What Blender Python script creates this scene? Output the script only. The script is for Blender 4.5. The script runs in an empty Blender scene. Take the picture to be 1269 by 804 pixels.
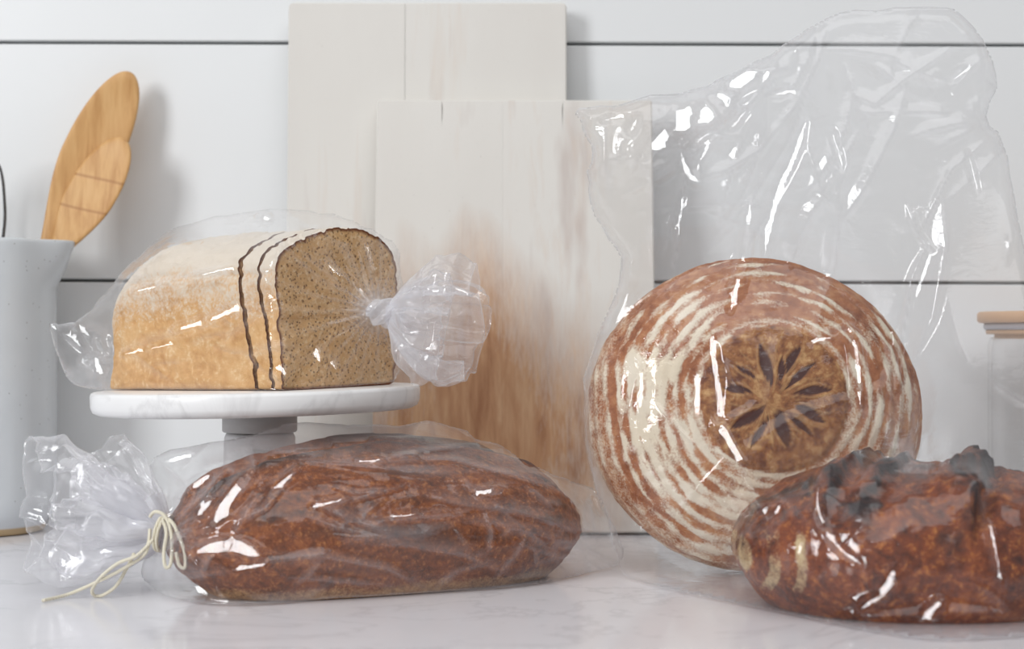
import bpy, math, random
import numpy as np
from mathutils import Vector
from mathutils.bvhtree import BVHTree

# ------------------------------------------------------------------ camera, light, exposure
F, W0, H0, HZ, CH = 2000.0, 1269, 804, 415.0, 0.175     # focal (px), frame, horizon row, camera height above worktop
scn = bpy.context.scene
cam_d = bpy.data.cameras.new('camera'); cam = bpy.data.objects.new('camera', cam_d)
scn.collection.objects.link(cam); scn.camera = cam
cam.location = (0, 0, CH); cam.rotation_euler = (math.pi/2, 0, 0)
cam_d.sensor_width = 36; cam_d.lens = F/W0*36; cam_d.shift_y = (HZ-H0/2)/W0
cam_d.clip_start = .05
cam_d.dof.use_dof = True; cam_d.dof.focus_distance = 1.19; cam_d.dof.aperture_fstop = 6.3

world = bpy.data.worlds.new('world'); scn.world = world; world.use_nodes = True
bg = world.node_tree.nodes['Background']
bg.inputs[0].default_value = (1, .98, .955, 1); bg.inputs[1].default_value = .25

def area_light(name, loc, target, sx, sy, power, col):
    d = bpy.data.lights.new(name, 'AREA'); d.shape = 'RECTANGLE'; d.size = sx; d.size_y = sy
    d.energy = power; d.color = col
    o = bpy.data.objects.new(name, d); scn.collection.objects.link(o); o.location = loc
    o.rotation_euler = (Vector(target)-Vector(loc)).to_track_quat('-Z', 'Y').to_euler()
    return o
area_light('window_light', (-2.01, -.95, 1.17), (0, 1.3, .18), .76, 1.2, 45, (.97, .985, 1))
area_light('overhead_fill_light', (.1, -.1, 2.3), (.1, 1.3, .1), 3.0, 2.4, 34, (.98, .985, 1))  # added overhead fill, stands in for ceiling bounce

scn.view_settings.view_transform = 'Standard'; scn.view_settings.look = 'None'
scn.view_settings.gamma = 1; scn.view_settings.use_curve_mapping = False
scn.view_settings.exposure = 0.05
scn.cycles.transparent_max_bounces = 32

# ------------------------------------------------------------------ helpers
C = scn.collection
def P(px, py, D): return np.array([(px-634.5)*D/F, D, CH-(py-HZ)*D/F])
def lin(r, g, b):
    return tuple((c/255/12.92 if c/255 <= .04045 else ((c/255+.055)/1.055)**2.4) for c in (r, g, b)) + (1,)
def thing(name, label, cat, loc=(0, 0, 0), group=None, kind=None):
    o = bpy.data.objects.new(name, None); C.objects.link(o); o.location = loc; o.empty_display_size = .02
    if label: o['label'] = label
    if cat: o['category'] = cat
    if group: o['group'] = group
    if kind: o['kind'] = kind
    return o
def mesh(name, V, Fc, mat, parent=None, smooth=True, attrs=None, label=None):
    V = np.asarray(V, dtype=float)
    if parent is not None:
        p = parent; off = np.zeros(3)
        while p is not None: off += np.array(p.location); p = p.parent
        V = V-off
    me = bpy.data.meshes.new(name); me.from_pydata(V.tolist(), [], Fc if isinstance(Fc, list) else Fc.tolist())
    if smooth: me.polygons.foreach_set('use_smooth', np.ones(len(me.polygons), dtype=bool))
    for k, a in (attrs or {}).items():
        at = me.attributes.new(k, 'FLOAT', 'POINT'); at.data.foreach_set('value', np.asarray(a, dtype=np.float32))
    me.materials.append(mat); me.update()
    o = bpy.data.objects.new(name, me); C.objects.link(o)
    if parent is not None: o.parent = parent
    if label: o['label'] = label
    return o
def grid_faces(nr, nc, closed=False, off=0):
    i = np.arange(nr-1)[:, None]; j = np.arange(nc if closed else nc-1)[None, :]; j2 = (j+1) % nc
    a = i*nc+j; b = i*nc+j2; c = (i+1)*nc+j2; d = (i+1)*nc+j
    return (np.stack([a, b, c, d], -1).reshape(-1, 4)+off)
def hsh(ix, iy, iz, s):
    h = (ix*374761393+iy*668265263+iz*2147483647+s*1274126177) & 0xffffffff
    h = ((h ^ (h >> 13))*1274126177) & 0xffffffff
    h = ((h ^ (h >> 15))*2246822519) & 0xffffffff
    return ((h ^ (h >> 16)) & 0xffff)/65535.0
def vnoise(p, seed=0):
    p = np.asarray(p, dtype=float)
    if p.shape[-1] == 2: p = np.concatenate([p, np.zeros(p.shape[:-1]+(1,))], -1)
    i = np.floor(p).astype(np.int64); f = p-i; f = f*f*(3-2*f)
    r = 0
    for dx in (0, 1):
        for dy in (0, 1):
            for dz in (0, 1):
                w = (f[..., 0] if dx else 1-f[..., 0])*(f[..., 1] if dy else 1-f[..., 1])*(f[..., 2] if dz else 1-f[..., 2])
                r = r+w*hsh(i[..., 0]+dx, i[..., 1]+dy, i[..., 2]+dz, seed)
    return r*2-1
def fbm(p, seed=0, oc=4, g=.5):
    r, a, t = 0, 1, 0
    p = np.asarray(p, dtype=float)
    for k in range(oc): r = r+a*vnoise(p*2**k, seed+k*17); t += a; a *= g
    return r/t
def tri(t): return 1-np.abs((t % 1)*2-1)
def sstep(a, b, x):
    t = np.clip((x-a)/(b-a), 0, 1); return t*t*(3-2*t)
def crumple(p, scale, seed=0, n=6):
    """piecewise planar creases, 0..1; p is N x k, scale = crease spacing"""
    rng = np.random.RandomState(seed); p = np.asarray(p, dtype=float)/scale; k = p.shape[-1]
    warp = np.stack([vnoise(p*.45+7*j, seed+31*j) for j in range(k)], -1)*.9
    p = p+warp; r = 0; t = 0
    for j in range(n):
        d = rng.normal(size=k); d /= np.linalg.norm(d); a = rng.uniform(.5, 1)
        f = rng.uniform(.35, 1.1)
        m = .35+.65*sstep(-.3, .5, vnoise(p*.35+11*j, seed+j))
        r = r+a/f*.6*m*tri(p@d*f+rng.rand()); t += a/f*.6
    return r/t
def catmull(pts, closed=False, n=8):
    P_ = [np.array(p, dtype=float) for p in pts]; N = len(P_); out = []
    for i in range(N if closed else N-1):
        a, b, c, d = (P_[(i-1) % N], P_[i], P_[(i+1) % N], P_[(i+2) % N]) if closed else \
            (P_[max(i-1, 0)], P_[i], P_[i+1], P_[min(i+2, N-1)])
        for k in range(n):
            t = k/n
            out.append(.5*((2*b)+(-a+c)*t+(2*a-5*b+4*c-d)*t*t+(-a+3*b-3*c+d)*t**3))
    if not closed: out.append(P_[-1])
    return np.array(out)
def tube(pts, r, ns=10, caps=True, taper=None):
    pts = np.asarray(pts, dtype=float); n = len(pts); T = np.gradient(pts, axis=0)
    T /= np.linalg.norm(T, axis=1)[:, None]+1e-12
    u = np.cross(T[0], [0, 0, 1]);
    if np.linalg.norm(u) < 1e-3: u = np.cross(T[0], [1, 0, 0])
    u /= np.linalg.norm(u); V = []
    for i in range(n):
        u = u-T[i]*np.dot(u, T[i]); u /= np.linalg.norm(u); w = np.cross(T[i], u)
        rr = r*(taper[i] if taper is not None else 1)
        for k in range(ns):
            a = 2*math.pi*k/ns; V.append(pts[i]+rr*(math.cos(a)*u+math.sin(a)*w))
    Fc = grid_faces(n, ns, True).tolist()
    if caps:
        Fc.append(list(range(ns))[::-1]); Fc.append([(n-1)*ns+k for k in range(ns)])
    return np.array(V), Fc
def join(parts):
    V, Fc, o = [], [], 0
    for v, f in parts:
        f = f if isinstance(f, list) else f.tolist()
        V.append(np.asarray(v)); Fc += [[i+o for i in q] for q in f]; o += len(v)
    return np.concatenate(V), Fc
def lathe(prof, cx, cy, n=96, rmod=None):
    pr = np.array(prof); th = np.arange(n)*2*math.pi/n
    R = pr[:, 0][:, None]*np.ones(n); Z = pr[:, 1][:, None]*np.ones(n)
    if rmod: R = rmod(R, Z, th[None, :])
    V = np.stack([cx+R*np.cos(th), cy+R*np.sin(th), Z], -1).reshape(-1, 3)
    return V, grid_faces(len(pr), n, True)
def rbox(x0, x1, y0, y1, z0, z1, r=.001, seg=2):
    """box with rounded edges as a lofted rounded-rectangle prism along y, chamfered faces"""
    def ring(y, ins):
        pts = []
        for cx, cz, a0 in ((x1-r, z1-r, 0), (x0+r, z1-r, 90), (x0+r, z0+r, 180), (x1-r, z0+r, 270)):
            for k in range(seg+1):
                a = math.radians(a0+90*k/seg); rr = r-ins
                pts.append((cx+rr*math.cos(a), y, cz+rr*math.sin(a)))
        return pts
    c = min(r*.6, (y1-y0)*.3)
    rings = [ring(y0, c), ring(y0+c, 0), ring(y1-c, 0), ring(y1, c)]; n = len(rings[0])
    V = np.array(sum(rings, [])); Fc = grid_faces(4, n, True).tolist()
    Fc.append(list(range(n))); Fc.append([3*n+k for k in range(n)][::-1])
    return V, Fc

# ------------------------------------------------------------------ materials
class NT:
    def __init__(s, name):
        s.m = bpy.data.materials.new(name); s.m.use_nodes = True; s.t = s.m.node_tree; s.t.nodes.clear()
        s.out = s.t.nodes.new('ShaderNodeOutputMaterial')
    def n(s, typ, **kw):
        nd = s.t.nodes.new('ShaderNode'+typ)
        for k, v in kw.items():
            if k.startswith('_'): setattr(nd, k[1:], v)
            else:
                key = int(k[1:]) if k[0] == 'i' and k[1:].isdigit() else k.replace('__', ' ')
                if isinstance(v, bpy.types.NodeSocket): s.t.links.new(v, nd.inputs[key])
                else: nd.inputs[key].default_value = v
        return nd
    def math(s, op, a, b=0.0, c=None, clamp=False):
        nd = s.n('Math', _operation=op, _use_clamp=clamp, i0=a, i1=b)
        if c is not None:
            if isinstance(c, bpy.types.NodeSocket): s.t.links.new(c, nd.inputs[2])
            else: nd.inputs[2].default_value = c
        return nd.outputs[0]
    def mix(s, f, a, b, blend='MIX'):
        nd = s.t.nodes.new('ShaderNodeMix'); nd.data_type = 'RGBA'; nd.blend_type = blend
        for k, v in ((0, f), (6, a), (7, b)):
            if isinstance(v, bpy.types.NodeSocket): s.t.links.new(v, nd.inputs[k])
            else: nd.inputs[k].default_value = v
        return nd.outputs[2]
    def ramp(s, f, stops):
        nd = s.t.nodes.new('ShaderNodeValToRGB'); e = nd.color_ramp.elements
        while len(e) < len(stops): e.new(.5)
        for q, (p, c) in zip(e, stops): q.position = p; q.color = c
        s.t.links.new(f, nd.inputs[0]); return nd.outputs[0]
    def ramp1(s, f, a, b):
        return s.n('MapRange', _clamp=True, Value=f, **{'From__Min': a, 'From__Max': b}).outputs[0]
    def coord(s, scale=(1, 1, 1), rot=(0, 0, 0), loc=(0, 0, 0)):
        tc = s.n('TexCoord'); mp = s.n('Mapping', Vector=tc.outputs['Object'], Scale=scale, Rotation=rot, Location=loc)
        return mp.outputs[0]
    def noise(s, vec, scale, detail=4, rough=.5, dist=0.0):
        return s.n('TexNoise', Vector=vec, Scale=scale, Detail=detail, Roughness=rough, Distortion=dist).outputs[0]
    def attr(s, name): return s.n('Attribute', _attribute_name=name).outputs['Fac']
    def bump(s, h, strength, dist=.001, normal=None):
        kw = dict(Height=h, Strength=strength, Distance=dist)
        if normal: kw['Normal'] = normal
        return s.n('Bump', **kw).outputs[0]
    def principled(s, col, rough=.5, normal=None, **kw):
        b = s.n('BsdfPrincipled', **{'Base__Color': col, 'Roughness': rough}, **kw)
        if normal: s.t.links.new(normal, b.inputs['Normal'])
        s.t.links.new(b.outputs[0], s.out.inputs[0]); return b
G = lambda v: (v, v, v, 1)

def m_wall():
    t = NT('wall_paint'); c = t.coord()
    n = t.noise(c, 6, 3); n2 = t.noise(t.coord((1, 1, 14)), 60, 3)
    col = t.mix(n, lin(228, 230, 231), lin(233, 235, 236))
    t.principled(col, .42, t.bump(n2, .12, .0006)); return t.m
def m_counter():
    t = NT('quartz'); c = t.coord()
    n = t.noise(c, 5, 5, .6, 1.5); f = t.noise(c, 240, 2)
    v = t.ramp1(t.math('ABSOLUTE', t.math('SUBTRACT', t.noise(c, 3.2, 6, .62, 2.2), .5)), 0, .03)
    col = t.mix(n, lin(228, 227, 232), lin(240, 239, 243))
    col = t.mix(t.math('MULTIPLY', t.math('SUBTRACT', 1.0, v), .28), col, lin(176, 174, 180))
    col = t.mix(t.math('MULTIPLY', f, .12), col, lin(235, 235, 238))
    rg = t.math('MULTIPLY_ADD', t.noise(c, 30, 3), .08, .10)
    t.principled(col, rg, t.bump(t.noise(c, 9, 2), .04, .002)); return t.m
def m_board(wear_shade_x, wear_shade_z, wear_shade_r, seed, strength):
    """whitewashed timber: lime wash thins in an oval patch (wear, plus bread shadow on the front board) and streaks along the grain"""
    t = NT('whitewashed_wood'); g = t.coord((1, 1, .045), loc=(seed, seed, 0)); o = t.coord(loc=(seed*2, 0, 0))
    fine = t.noise(g, 420, 5, .65); mid = t.noise(g, 90, 4, .6, .4); big = t.noise(t.coord((1, 1, .25), loc=(seed, 0, 0)), 16, 3)
    wood = t.ramp(mid, [(.28, lin(160, 112, 78)), (.5, lin(188, 143, 106)), (.72, lin(208, 170, 134))])
    wash = t.mix(big, lin(216, 212, 206), lin(227, 225, 220))
    tc = t.n('TexCoord').outputs['Object']; s = t.n('SeparateXYZ', Vector=tc)
    dx = t.math('DIVIDE', t.math('SUBTRACT', s.outputs[0], wear_shade_x), wear_shade_r[0]); dz = t.math('DIVIDE', t.math('SUBTRACT', s.outputs[2], wear_shade_z), wear_shade_r[1])
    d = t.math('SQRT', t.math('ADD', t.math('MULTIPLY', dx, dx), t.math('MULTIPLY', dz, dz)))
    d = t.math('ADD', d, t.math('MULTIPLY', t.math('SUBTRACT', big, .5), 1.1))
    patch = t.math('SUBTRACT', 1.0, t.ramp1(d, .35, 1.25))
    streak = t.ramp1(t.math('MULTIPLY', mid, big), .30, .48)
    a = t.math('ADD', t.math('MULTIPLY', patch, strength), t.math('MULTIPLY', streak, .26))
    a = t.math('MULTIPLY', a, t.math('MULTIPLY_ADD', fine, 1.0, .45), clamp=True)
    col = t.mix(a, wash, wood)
    mauve = t.ramp1(t.math('MULTIPLY', t.noise(t.coord((1, 1, .12), loc=(seed+3, 0, 0)), 40, 3), big), .33, .45)
    col = t.mix(t.math('MULTIPLY', mauve, .45), col, lin(178, 158, 150))
    col = t.mix(t.math('MULTIPLY', t.ramp1(t.noise(o, 900, 1), .78, .8), .5), col, lin(120, 100, 90))
    t.principled(col, .62, t.bump(fine, .22, .0006)); return t.m
def m_plain(name, col, rough=.5, bump=0, bs=200, **kw):
    t = NT(name); c = t.coord(); n = t.noise(c, bs, 4)
    cc = t.mix(t.math('MULTIPLY', n, .25), col, tuple(x*.8 for x in col[:3])+(1,))
    t.principled(cc, rough, t.bump(n, bump, .0006) if bump else None, **kw); return t.m
def m_marble():
    t = NT('white_marble'); c = t.coord()
    v = t.math('ABSOLUTE', t.math('SUBTRACT', t.noise(c, 7, 6, .6, 1.6), .5)); v = t.math('SUBTRACT', 1.0, t.ramp1(v, 0, .05))
    n = t.noise(c, 12, 4)
    col = t.mix(n, lin(236, 236, 236), lin(246, 246, 246)); col = t.mix(t.math('MULTIPLY', v, .28), col, lin(188, 186, 186))
    t.principled(col, .3, t.bump(t.noise(c, 60, 3), .08, .0006)); return t.m
def m_stoneware():
    t = NT('speckled_glaze'); c = t.coord()
    sp = t.n('TexVoronoi', Vector=c, Scale=260.0, _feature='F1'); n = t.noise(c, 35, 3)
    dots = t.math('MULTIPLY', t.math('LESS_THAN', sp.outputs['Distance'], .14), t.math('GREATER_THAN', t.n('SeparateColor', Color=sp.outputs['Color']).outputs[0], .80))
    col = t.mix(n, lin(204, 209, 213), lin(214, 218, 221)); col = t.mix(t.math('MULTIPLY', dots, .65), col, lin(110, 104, 100))
    s = t.n('SeparateXYZ', Vector=t.n('TexCoord').outputs['Object'])
    band = t.ramp1(s.outputs[2], .0075, .0062)
    col = t.mix(band, col, t.mix(n, lin(176, 150, 112), lin(200, 175, 138)))
    t.principled(col, t.math('MULTIPLY_ADD', band, .5, .16), t.bump(t.noise(c, 18, 3), .12, .002)); return t.m
def m_spoon(marks):
    t = NT('beech_wood'); g = t.coord((1, .5, .09), rot=(0, math.radians(-22), 0)); n = t.noise(g, 160, 4, .6, .3); b = t.noise(t.coord(), 30, 3)
    col = t.ramp(n, [(.3, lin(186, 138, 84)), (.55, lin(212, 168, 112)), (.8, lin(226, 188, 134))])
    col = t.mix(t.math('MULTIPLY', b, .35), col, lin(190, 130, 66))
    if marks:
        s = t.n('SeparateXYZ', Vector=t.coord(rot=(0, math.radians(-14), 0)))
        z = t.math('ADD', s.outputs[2], t.math('MULTIPLY', t.noise(t.coord(), 14, 1), .006))
        for z0 in marks:
            k = t.math('SUBTRACT', 1.0, t.ramp1(t.math('ABSOLUTE', t.math('SUBTRACT', z, z0)), .0006, .0018))
            col = t.mix(t.math('MULTIPLY', k, .5), col, lin(150, 95, 48))
    t.principled(col, .5, t.bump(n, .2, .0005)); return t.m
def m_film(name, haze, rough, tint=(.998, .998, .999), rim=.25, white=(232, 232, 236)):
    """thin clear polypropylene: mostly transmitted, Schlick gloss on both sides, a little milky scatter"""
    t = NT(name); lw = t.n('LayerWeight', Blend=.5); fac = lw.outputs['Facing']
    c = t.coord(); bn = t.bump(t.noise(c, 45, 3, .5, .6), .22, .004); bn = t.bump(t.noise(t.coord((1, 1, 2.2)), 190, 3, .5, .8), .10, .002, bn)
    f = t.math('MULTIPLY_ADD', t.math('POWER', fac, 5.0), .75, .05, clamp=True)
    f = t.math('MINIMUM', f, .42)
    tr = t.n('BsdfTransparent', Color=tint+(1,)); gl = t.n('BsdfGlossy', Color=(1, 1, 1, 1), Roughness=rough, Normal=bn)
    df = t.n('BsdfDiffuse', Color=lin(*white), Normal=bn); tl = t.n('BsdfTranslucent', Color=lin(*white), Normal=bn)
    sc = t.n('MixShader', i0=.5, i1=df.outputs[0], i2=tl.outputs[0])
    hz = t.math('ADD', t.math('MULTIPLY_ADD', t.math('POWER', fac, 3.0), rim, haze), t.attr('haze'), clamp=True)
    a = t.n('MixShader', i0=hz, i1=tr.outputs[0], i2=sc.outputs[0])
    b = t.n('MixShader', i0=f, i1=a.outputs[0], i2=gl.outputs[0])
    t.t.links.new(b.outputs[0], t.out.inputs[0]); return t.m
def m_crust(name, c0, c1, c2, speck, flour_col, bump, rough=.6, sc=1.0, charcol=(30, 20, 18)):
    t = NT(name); c = t.coord(); big = t.noise(c, 26*sc, 4, .6); mid = t.noise(c, 120*sc, 4, .65, .4); fi = t.noise(c, 520*sc, 3, .6)
    col = t.ramp(t.math('MULTIPLY_ADD', mid, .6, t.math('MULTIPLY', big, .4)), [(.34, lin(*c0)), (.5, lin(*c1)), (.66, lin(*c2))])
    sp = t.ramp1(t.math('MULTIPLY', fi, mid), .30, .40); col = t.mix(t.math('MULTIPLY', sp, .75), col, lin(*speck))
    fl = t.attr('flour'); k = t.math('ADD', fl, t.math('MULTIPLY', t.math('SUBTRACT', t.math('MULTIPLY_ADD', fi, .55, t.math('MULTIPLY', mid, .45)), .5), 1.5))
    k = t.ramp1(k, .28, .72); col = t.mix(t.math('MULTIPLY', k, t.ramp1(fl, 0, .12)), col, lin(*flour_col))
    col = t.mix(t.attr('char'), col, t.mix(mid, lin(*charcol), lin(*[min(255, q*2) for q in charcol])))
    h = t.math('ADD', t.math('MULTIPLY', mid, .7), t.math('MULTIPLY', fi, .5))
    t.principled(col, rough, t.bump(h, bump, .0016)); return t.m
def m_crumb():
    t = NT('crumb'); c = t.coord(); v = t.n('TexVoronoi', Vector=t.coord((1, 1, 1.0)), Scale=330.0, _feature='F1').outputs['Distance']
    v2 = t.n('TexVoronoi', Vector=c, Scale=190.0, _feature='F1').outputs['Distance']; n = t.noise(c, 300, 4, .7)
    col = t.mix(t.noise(c, 40, 3), lin(206, 160, 106), lin(228, 186, 134))
    pore = t.math('SUBTRACT', 1.0, t.ramp1(t.math('ADD', v, t.math('MULTIPLY', n, .35)), .22, .52))
    pore2 = t.math('SUBTRACT', 1.0, t.ramp1(t.math('ADD', v2, t.math('MULTIPLY', n, .4)), .22, .42))
    p = t.math('MAXIMUM', t.math('MULTIPLY', pore, .9), pore2)
    col = t.mix(t.ramp1(n, .5, .68), col, lin(236, 206, 164)); col = t.mix(p, col, lin(104, 62, 28)); col = t.mix(t.ramp1(t.math('MULTIPLY_ADD', n, .03, t.attr('edge')), .965, 1.0), col, lin(120, 68, 36))
    t.principled(col, .8, t.bump(t.math('SUBTRACT', n, p), .7, .0015)); return t.m
def m_boule():
    t = NT('floured_boule_crust'); c = t.coord(); mid = t.noise(c, 130, 4, .65); fi = t.noise(c, 620, 3, .65); big = t.noise(c, 30, 3)
    rust = t.ramp(t.math('MULTIPLY_ADD', mid, .6, t.math('MULTIPLY', big, .4)), [(.35, lin(134, 78, 50)), (.5, lin(166, 106, 70)), (.65, lin(194, 142, 100))])
    disc = t.ramp(t.math('MULTIPLY_ADD', mid, .7, t.math('MULTIPLY', big, .3)), [(.38, lin(104, 58, 38)), (.52, lin(156, 104, 62)), (.64, lin(198, 156, 106))])
    col = t.mix(t.attr('disc'), rust, disc)
    col = t.mix(t.attr('ray'), col, lin(196, 158, 108))
    col = t.mix(t.attr('petal'), col, t.mix(mid, lin(56, 30, 30), lin(86, 46, 38)))
    fl = t.attr('flour'); k = t.ramp1(t.math('ADD', fl, t.math('MULTIPLY', t.math('SUBTRACT', t.math('MULTIPLY_ADD', fi, .65, t.math('MULTIPLY', mid, .35)), .5), 1.5)), .25, .78)
    fc = t.mix(big, lin(220, 204, 176), lin(234, 226, 212))
    col = t.mix(t.math('MULTIPLY', k, t.ramp1(fl, 0, .1)), col, fc)
    t.principled(col, .75, t.bump(t.math('ADD', mid, fi), .35, .0014)); return t.m
def m_cord():
    t = NT('cotton_cord'); c = t.coord(); n = t.noise(c, 900, 3)
    w = t.n('TexWave', Vector=c, Scale=260.0, Distortion=2.0).outputs[1]
    t.principled(t.mix(n, lin(222, 214, 190), lin(240, 234, 216)), .85, t.bump(w, .5, .0008)); return t.m

WALL, QUARTZ, MARBLE, GLAZE = m_wall(), m_counter(), m_marble(), m_stoneware()

# ------------------------------------------------------------------ setting: shiplap wall and worktop
DW = 1.52
def wz(py): return CH+(HZ-py)*DW/F
wall = thing('wall_back', None, None, (0, DW, 0), kind='structure')
V, Fc = rbox(-1.3, 1.4, DW+.0135, DW+.05, -.35, 1.45, .001); mesh('wall_backing', V, Fc, m_plain('groove_shade', lin(176, 178, 180), .7), wall, False)
tilt = -.0028; pitch = wz(54)-wz(349)
z0 = wz(349)-pitch
for k in range(-1, 6):
    a, b = z0+k*pitch+.0016, z0+(k+1)*pitch-.0016
    V, Fc = rbox(-1.28, 1.38, DW, DW+.0135, a, b, .0016, 3); V = V.copy(); V[:, 2] += V[:, 0]*tilt
    mesh('plank', V, Fc, WALL, wall, True)
for o in [q for q in wall.children if q.name.startswith('plank')]: o.data.polygons.foreach_set('use_smooth', np.zeros(len(o.data.polygons), dtype=bool))
ct = thing('countertop', 'pale grey veined quartz worktop with soft sheen under all the bread', 'countertop', (0, DW, -.03))
V, Fc = rbox(-1.28, 1.38, .60, DW-.0005, -.03, 0, .003, 3); mesh('slab', V, Fc, QUARTZ, ct, False)

# ------------------------------------------------------------------ cutting boards
def board(name, label, x0, x1, ztop, Dtop, Dbot, thick, seams, mat_args, corner, cracks=(), seamw=.0003):
    """planks edge to edge; front face leans from Dbot at the foot to Dtop at the head"""
    t = thing(name, label, 'cutting board', ((x0+x1)/2, Dbot, 0), group=None)
    L = math.hypot(ztop, Dtop-Dbot); sn, cs = (Dtop-Dbot)/L, ztop/L
    xs = [x0]+list(seams)+[x1]; edge = m_plain('board_edge', lin(205, 190, 165), .6, .2)
    for i in range(len(xs)-1):
        a, b = xs[i], xs[i+1]-(seamw if i < len(xs)-2 else 0)
        r_l = corner if i == 0 else .0006; r_r = corner if i == len(xs)-2 else .0006
        # outline in board plane (u, v)
        pts = []
        for cx, cv, rr, a0 in ((b, L, r_r, 0), (a, L, r_l, 90), (a, 0, .001, 180), (b, 0, .001, 270)):
            sx = -1 if a0 in (0, 270) else 1; sv = -1 if a0 in (0, 90) else 1
            for k in range(7):
                q = math.radians(a0+90*k/6); pts.append((cx+sx*rr+rr*math.cos(q), cv+sv*rr+rr*math.sin(q)))
            if a0 == 0:
                for cxk, depth in cracks:
                    if a+.002 < cxk < b-.002: pts += [(cxk+.0005, L), (cxk, L-depth), (cxk-.0005, L)]
        # pts order: ensure the crack sits on the top edge between the two upper corners
        n = len(pts); pts = np.array(pts); ctr = np.array([(a+b)/2, L/2])
        rings = []
        for w, ins in ((0, .0012), (.0012, 0), (thick-.0012, 0), (thick, .0012)):
            q = pts.copy()
            q[:, 0] = np.clip(q[:, 0], a+(ins if i == 0 else 0), b-(ins if i == len(xs)-2 else 0)) if ins else q[:, 0]; q[:, 1] = np.clip(q[:, 1], ins, L-ins) if ins else q[:, 1]
            rings.append(np.stack([q[:, 0], w*cs+q[:, 1]*sn+Dbot, q[:, 1]*cs-w*sn+thick*sn], -1))
        V = np.concatenate(rings); Fc = grid_faces(4, n, True).tolist()
        Fc.append(list(range(n))); Fc.append([3*n+k for k in range(n)][::-1])
        mesh('plank', V, Fc, mat_args, t, False)
    return t
mb = m_board(.03, .30, (.05, .05), 1.7, .2)
mf = m_board(-.03, .085, (.135, .15), 5.3, 1.25)  # brown patch: bared wood, with the bread's shadow painted into the same tone
board('cutting_board', 'tall whitewashed wooden cutting board leaning on wall, rearmost and seamed in two', -.2067, .0505, .4815, 1.493, 1.466, .018,
      [(502-634.5)*1.49/F], mb, .005)
board('cutting_board', 'shorter whitewashed cutting board with lower half brown from wear and painted bread shadow, leaning in front of taller board', -.1229, .1273, .3860, 1.468, 1.408, .018,
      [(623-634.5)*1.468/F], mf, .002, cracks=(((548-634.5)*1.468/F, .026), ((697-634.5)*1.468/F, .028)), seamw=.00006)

# ------------------------------------------------------------------ pitcher, spoons, whisk
PX, PD = (-20-634.5)*1.44/F, 1.44; PR = .0628; PH = .259
pit = thing('pitcher', 'tall grey speckled stoneware pitcher holding wooden spoons at left edge', 'pitcher', (PX, PD, 0))
prof = [(0, .0005), (PR-.013, .0005), (PR-.0105, .0015), (PR-.010, .0055), (PR-.0085, .009), (PR-.004, .014), (PR-.001, .02), (PR, .03)]
prof += [(PR, z) for z in np.linspace(.04, PH-.004, 34)] + [(PR-.0006, PH-.0015), (PR-.0018, PH), (PR-.0034, PH), (PR-.0045, PH-.0015)]
prof += [(PR-.005, z) for z in np.linspace(PH-.006, .02, 30)] + [(0, .012)]
def spout(R, Z, th):
    a = (th+math.pi) % (2*math.pi)-math.pi
    k = np.exp(-(a/.30)**2)*np.clip((Z-(PH-.040))/.040, 0, 1)**.7
    return R+.019*k*(R > .02)
V, Fc = lathe(prof, PX, PD, 120, spout); V[:, 2] += 0
mesh('body', V, Fc, GLAZE, pit)
hp = catmull([P(0, 0, 1)*0+np.array(p) for p in ((PX-PR+.004, PD, .225), (PX-PR-.03, PD, .232), (PX-PR-.05, PD, .19), (PX-PR-.042, PD, .11), (PX-PR+.004, PD, .075))], n=8)
V, Fc = tube(hp, .008, 12); mesh('handle', V, Fc, GLAZE, pit)

def spoon(label, tip, foot, wfun, thick, bowl, yaw, mat):
    """tip, foot: world points; wfun(s) half width along the spoon, s=0 at foot"""
    tip, foot = np.array(tip), np.array(foot); ax = tip-foot; L = np.linalg.norm(ax); ax /= L
    n = np.array([math.sin(yaw), -math.cos(yaw), .12]); n -= ax*np.dot(n, ax); n /= np.linalg.norm(n); lat = np.cross(ax, n)
    if lat[0] < 0: lat = -lat
    o = thing('wooden_spoon', label, 'spoon', tuple(foot), group=None)
    ns, nt = 90, 28; V = []
    for i in range(ns):
        s = i/(ns-1); s = 1-(1-s)**1.35; w = wfun(s); th_ = min(thick, w*.9)
        b = bowl*sstep(.0, .010, w-.010)
        for k in range(nt):
            a = 2*math.pi*k/nt; u = math.cos(a); v = math.sin(a)
            vv = np.sign(v)*abs(v)**.7*th_*.5
            dish = -b*(1-u*u)*(w/.02)
            V.append(foot+ax*s*L+lat*u*w+n*(vv+dish+bowl*.5))
    Fc = grid_faces(ns, nt, True).tolist(); Fc += [list(range(nt))[::-1], [(ns-1)*nt+k for k in range(nt)]]
    m = mesh('spoon_body', V, Fc, mat, o); return o
def whead(s0, wm, wh):
    def f(s):
        if s <= s0: return wh
        q = (s-s0)/(1-s0)
        h = wm*math.sin(math.pi/2*q/.62)**1.5 if q < .62 else wm*math.sqrt(max(1-((q-.62)/.38)**2, 0))
        if q < .62: h = math.sqrt(wh*wh+h*h)
        return max(min(h, wm), .0008)
    return f
tipA, footA = P(162, 90, 1.492), P(-6, 440, 1.435)
spoon('taller wooden spoon with pale oval head, behind the shorter one in the pitcher', tipA, footA, whead(.27, .0262, .0045), .009, .003, .25, m_spoon(None))
tipB, footB = P(154, 172, 1.468), P(-4, 440, 1.43)
spoon('shorter wooden spoon with two dark marks across its head, front of the pitcher', tipB, footB, whead(.36, .0240, .0045), .007, .002, -.15, m_spoon([.177, .147]))
wk = thing('whisk', 'steel wire whisk cut off by left edge above the pitcher rim', 'whisk', (PX-.02, PD, .02))
WM = m_plain('steel', lin(120, 120, 122), .25, Metallic=1.0)
wc = P(-38, 245, PD)
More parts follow.
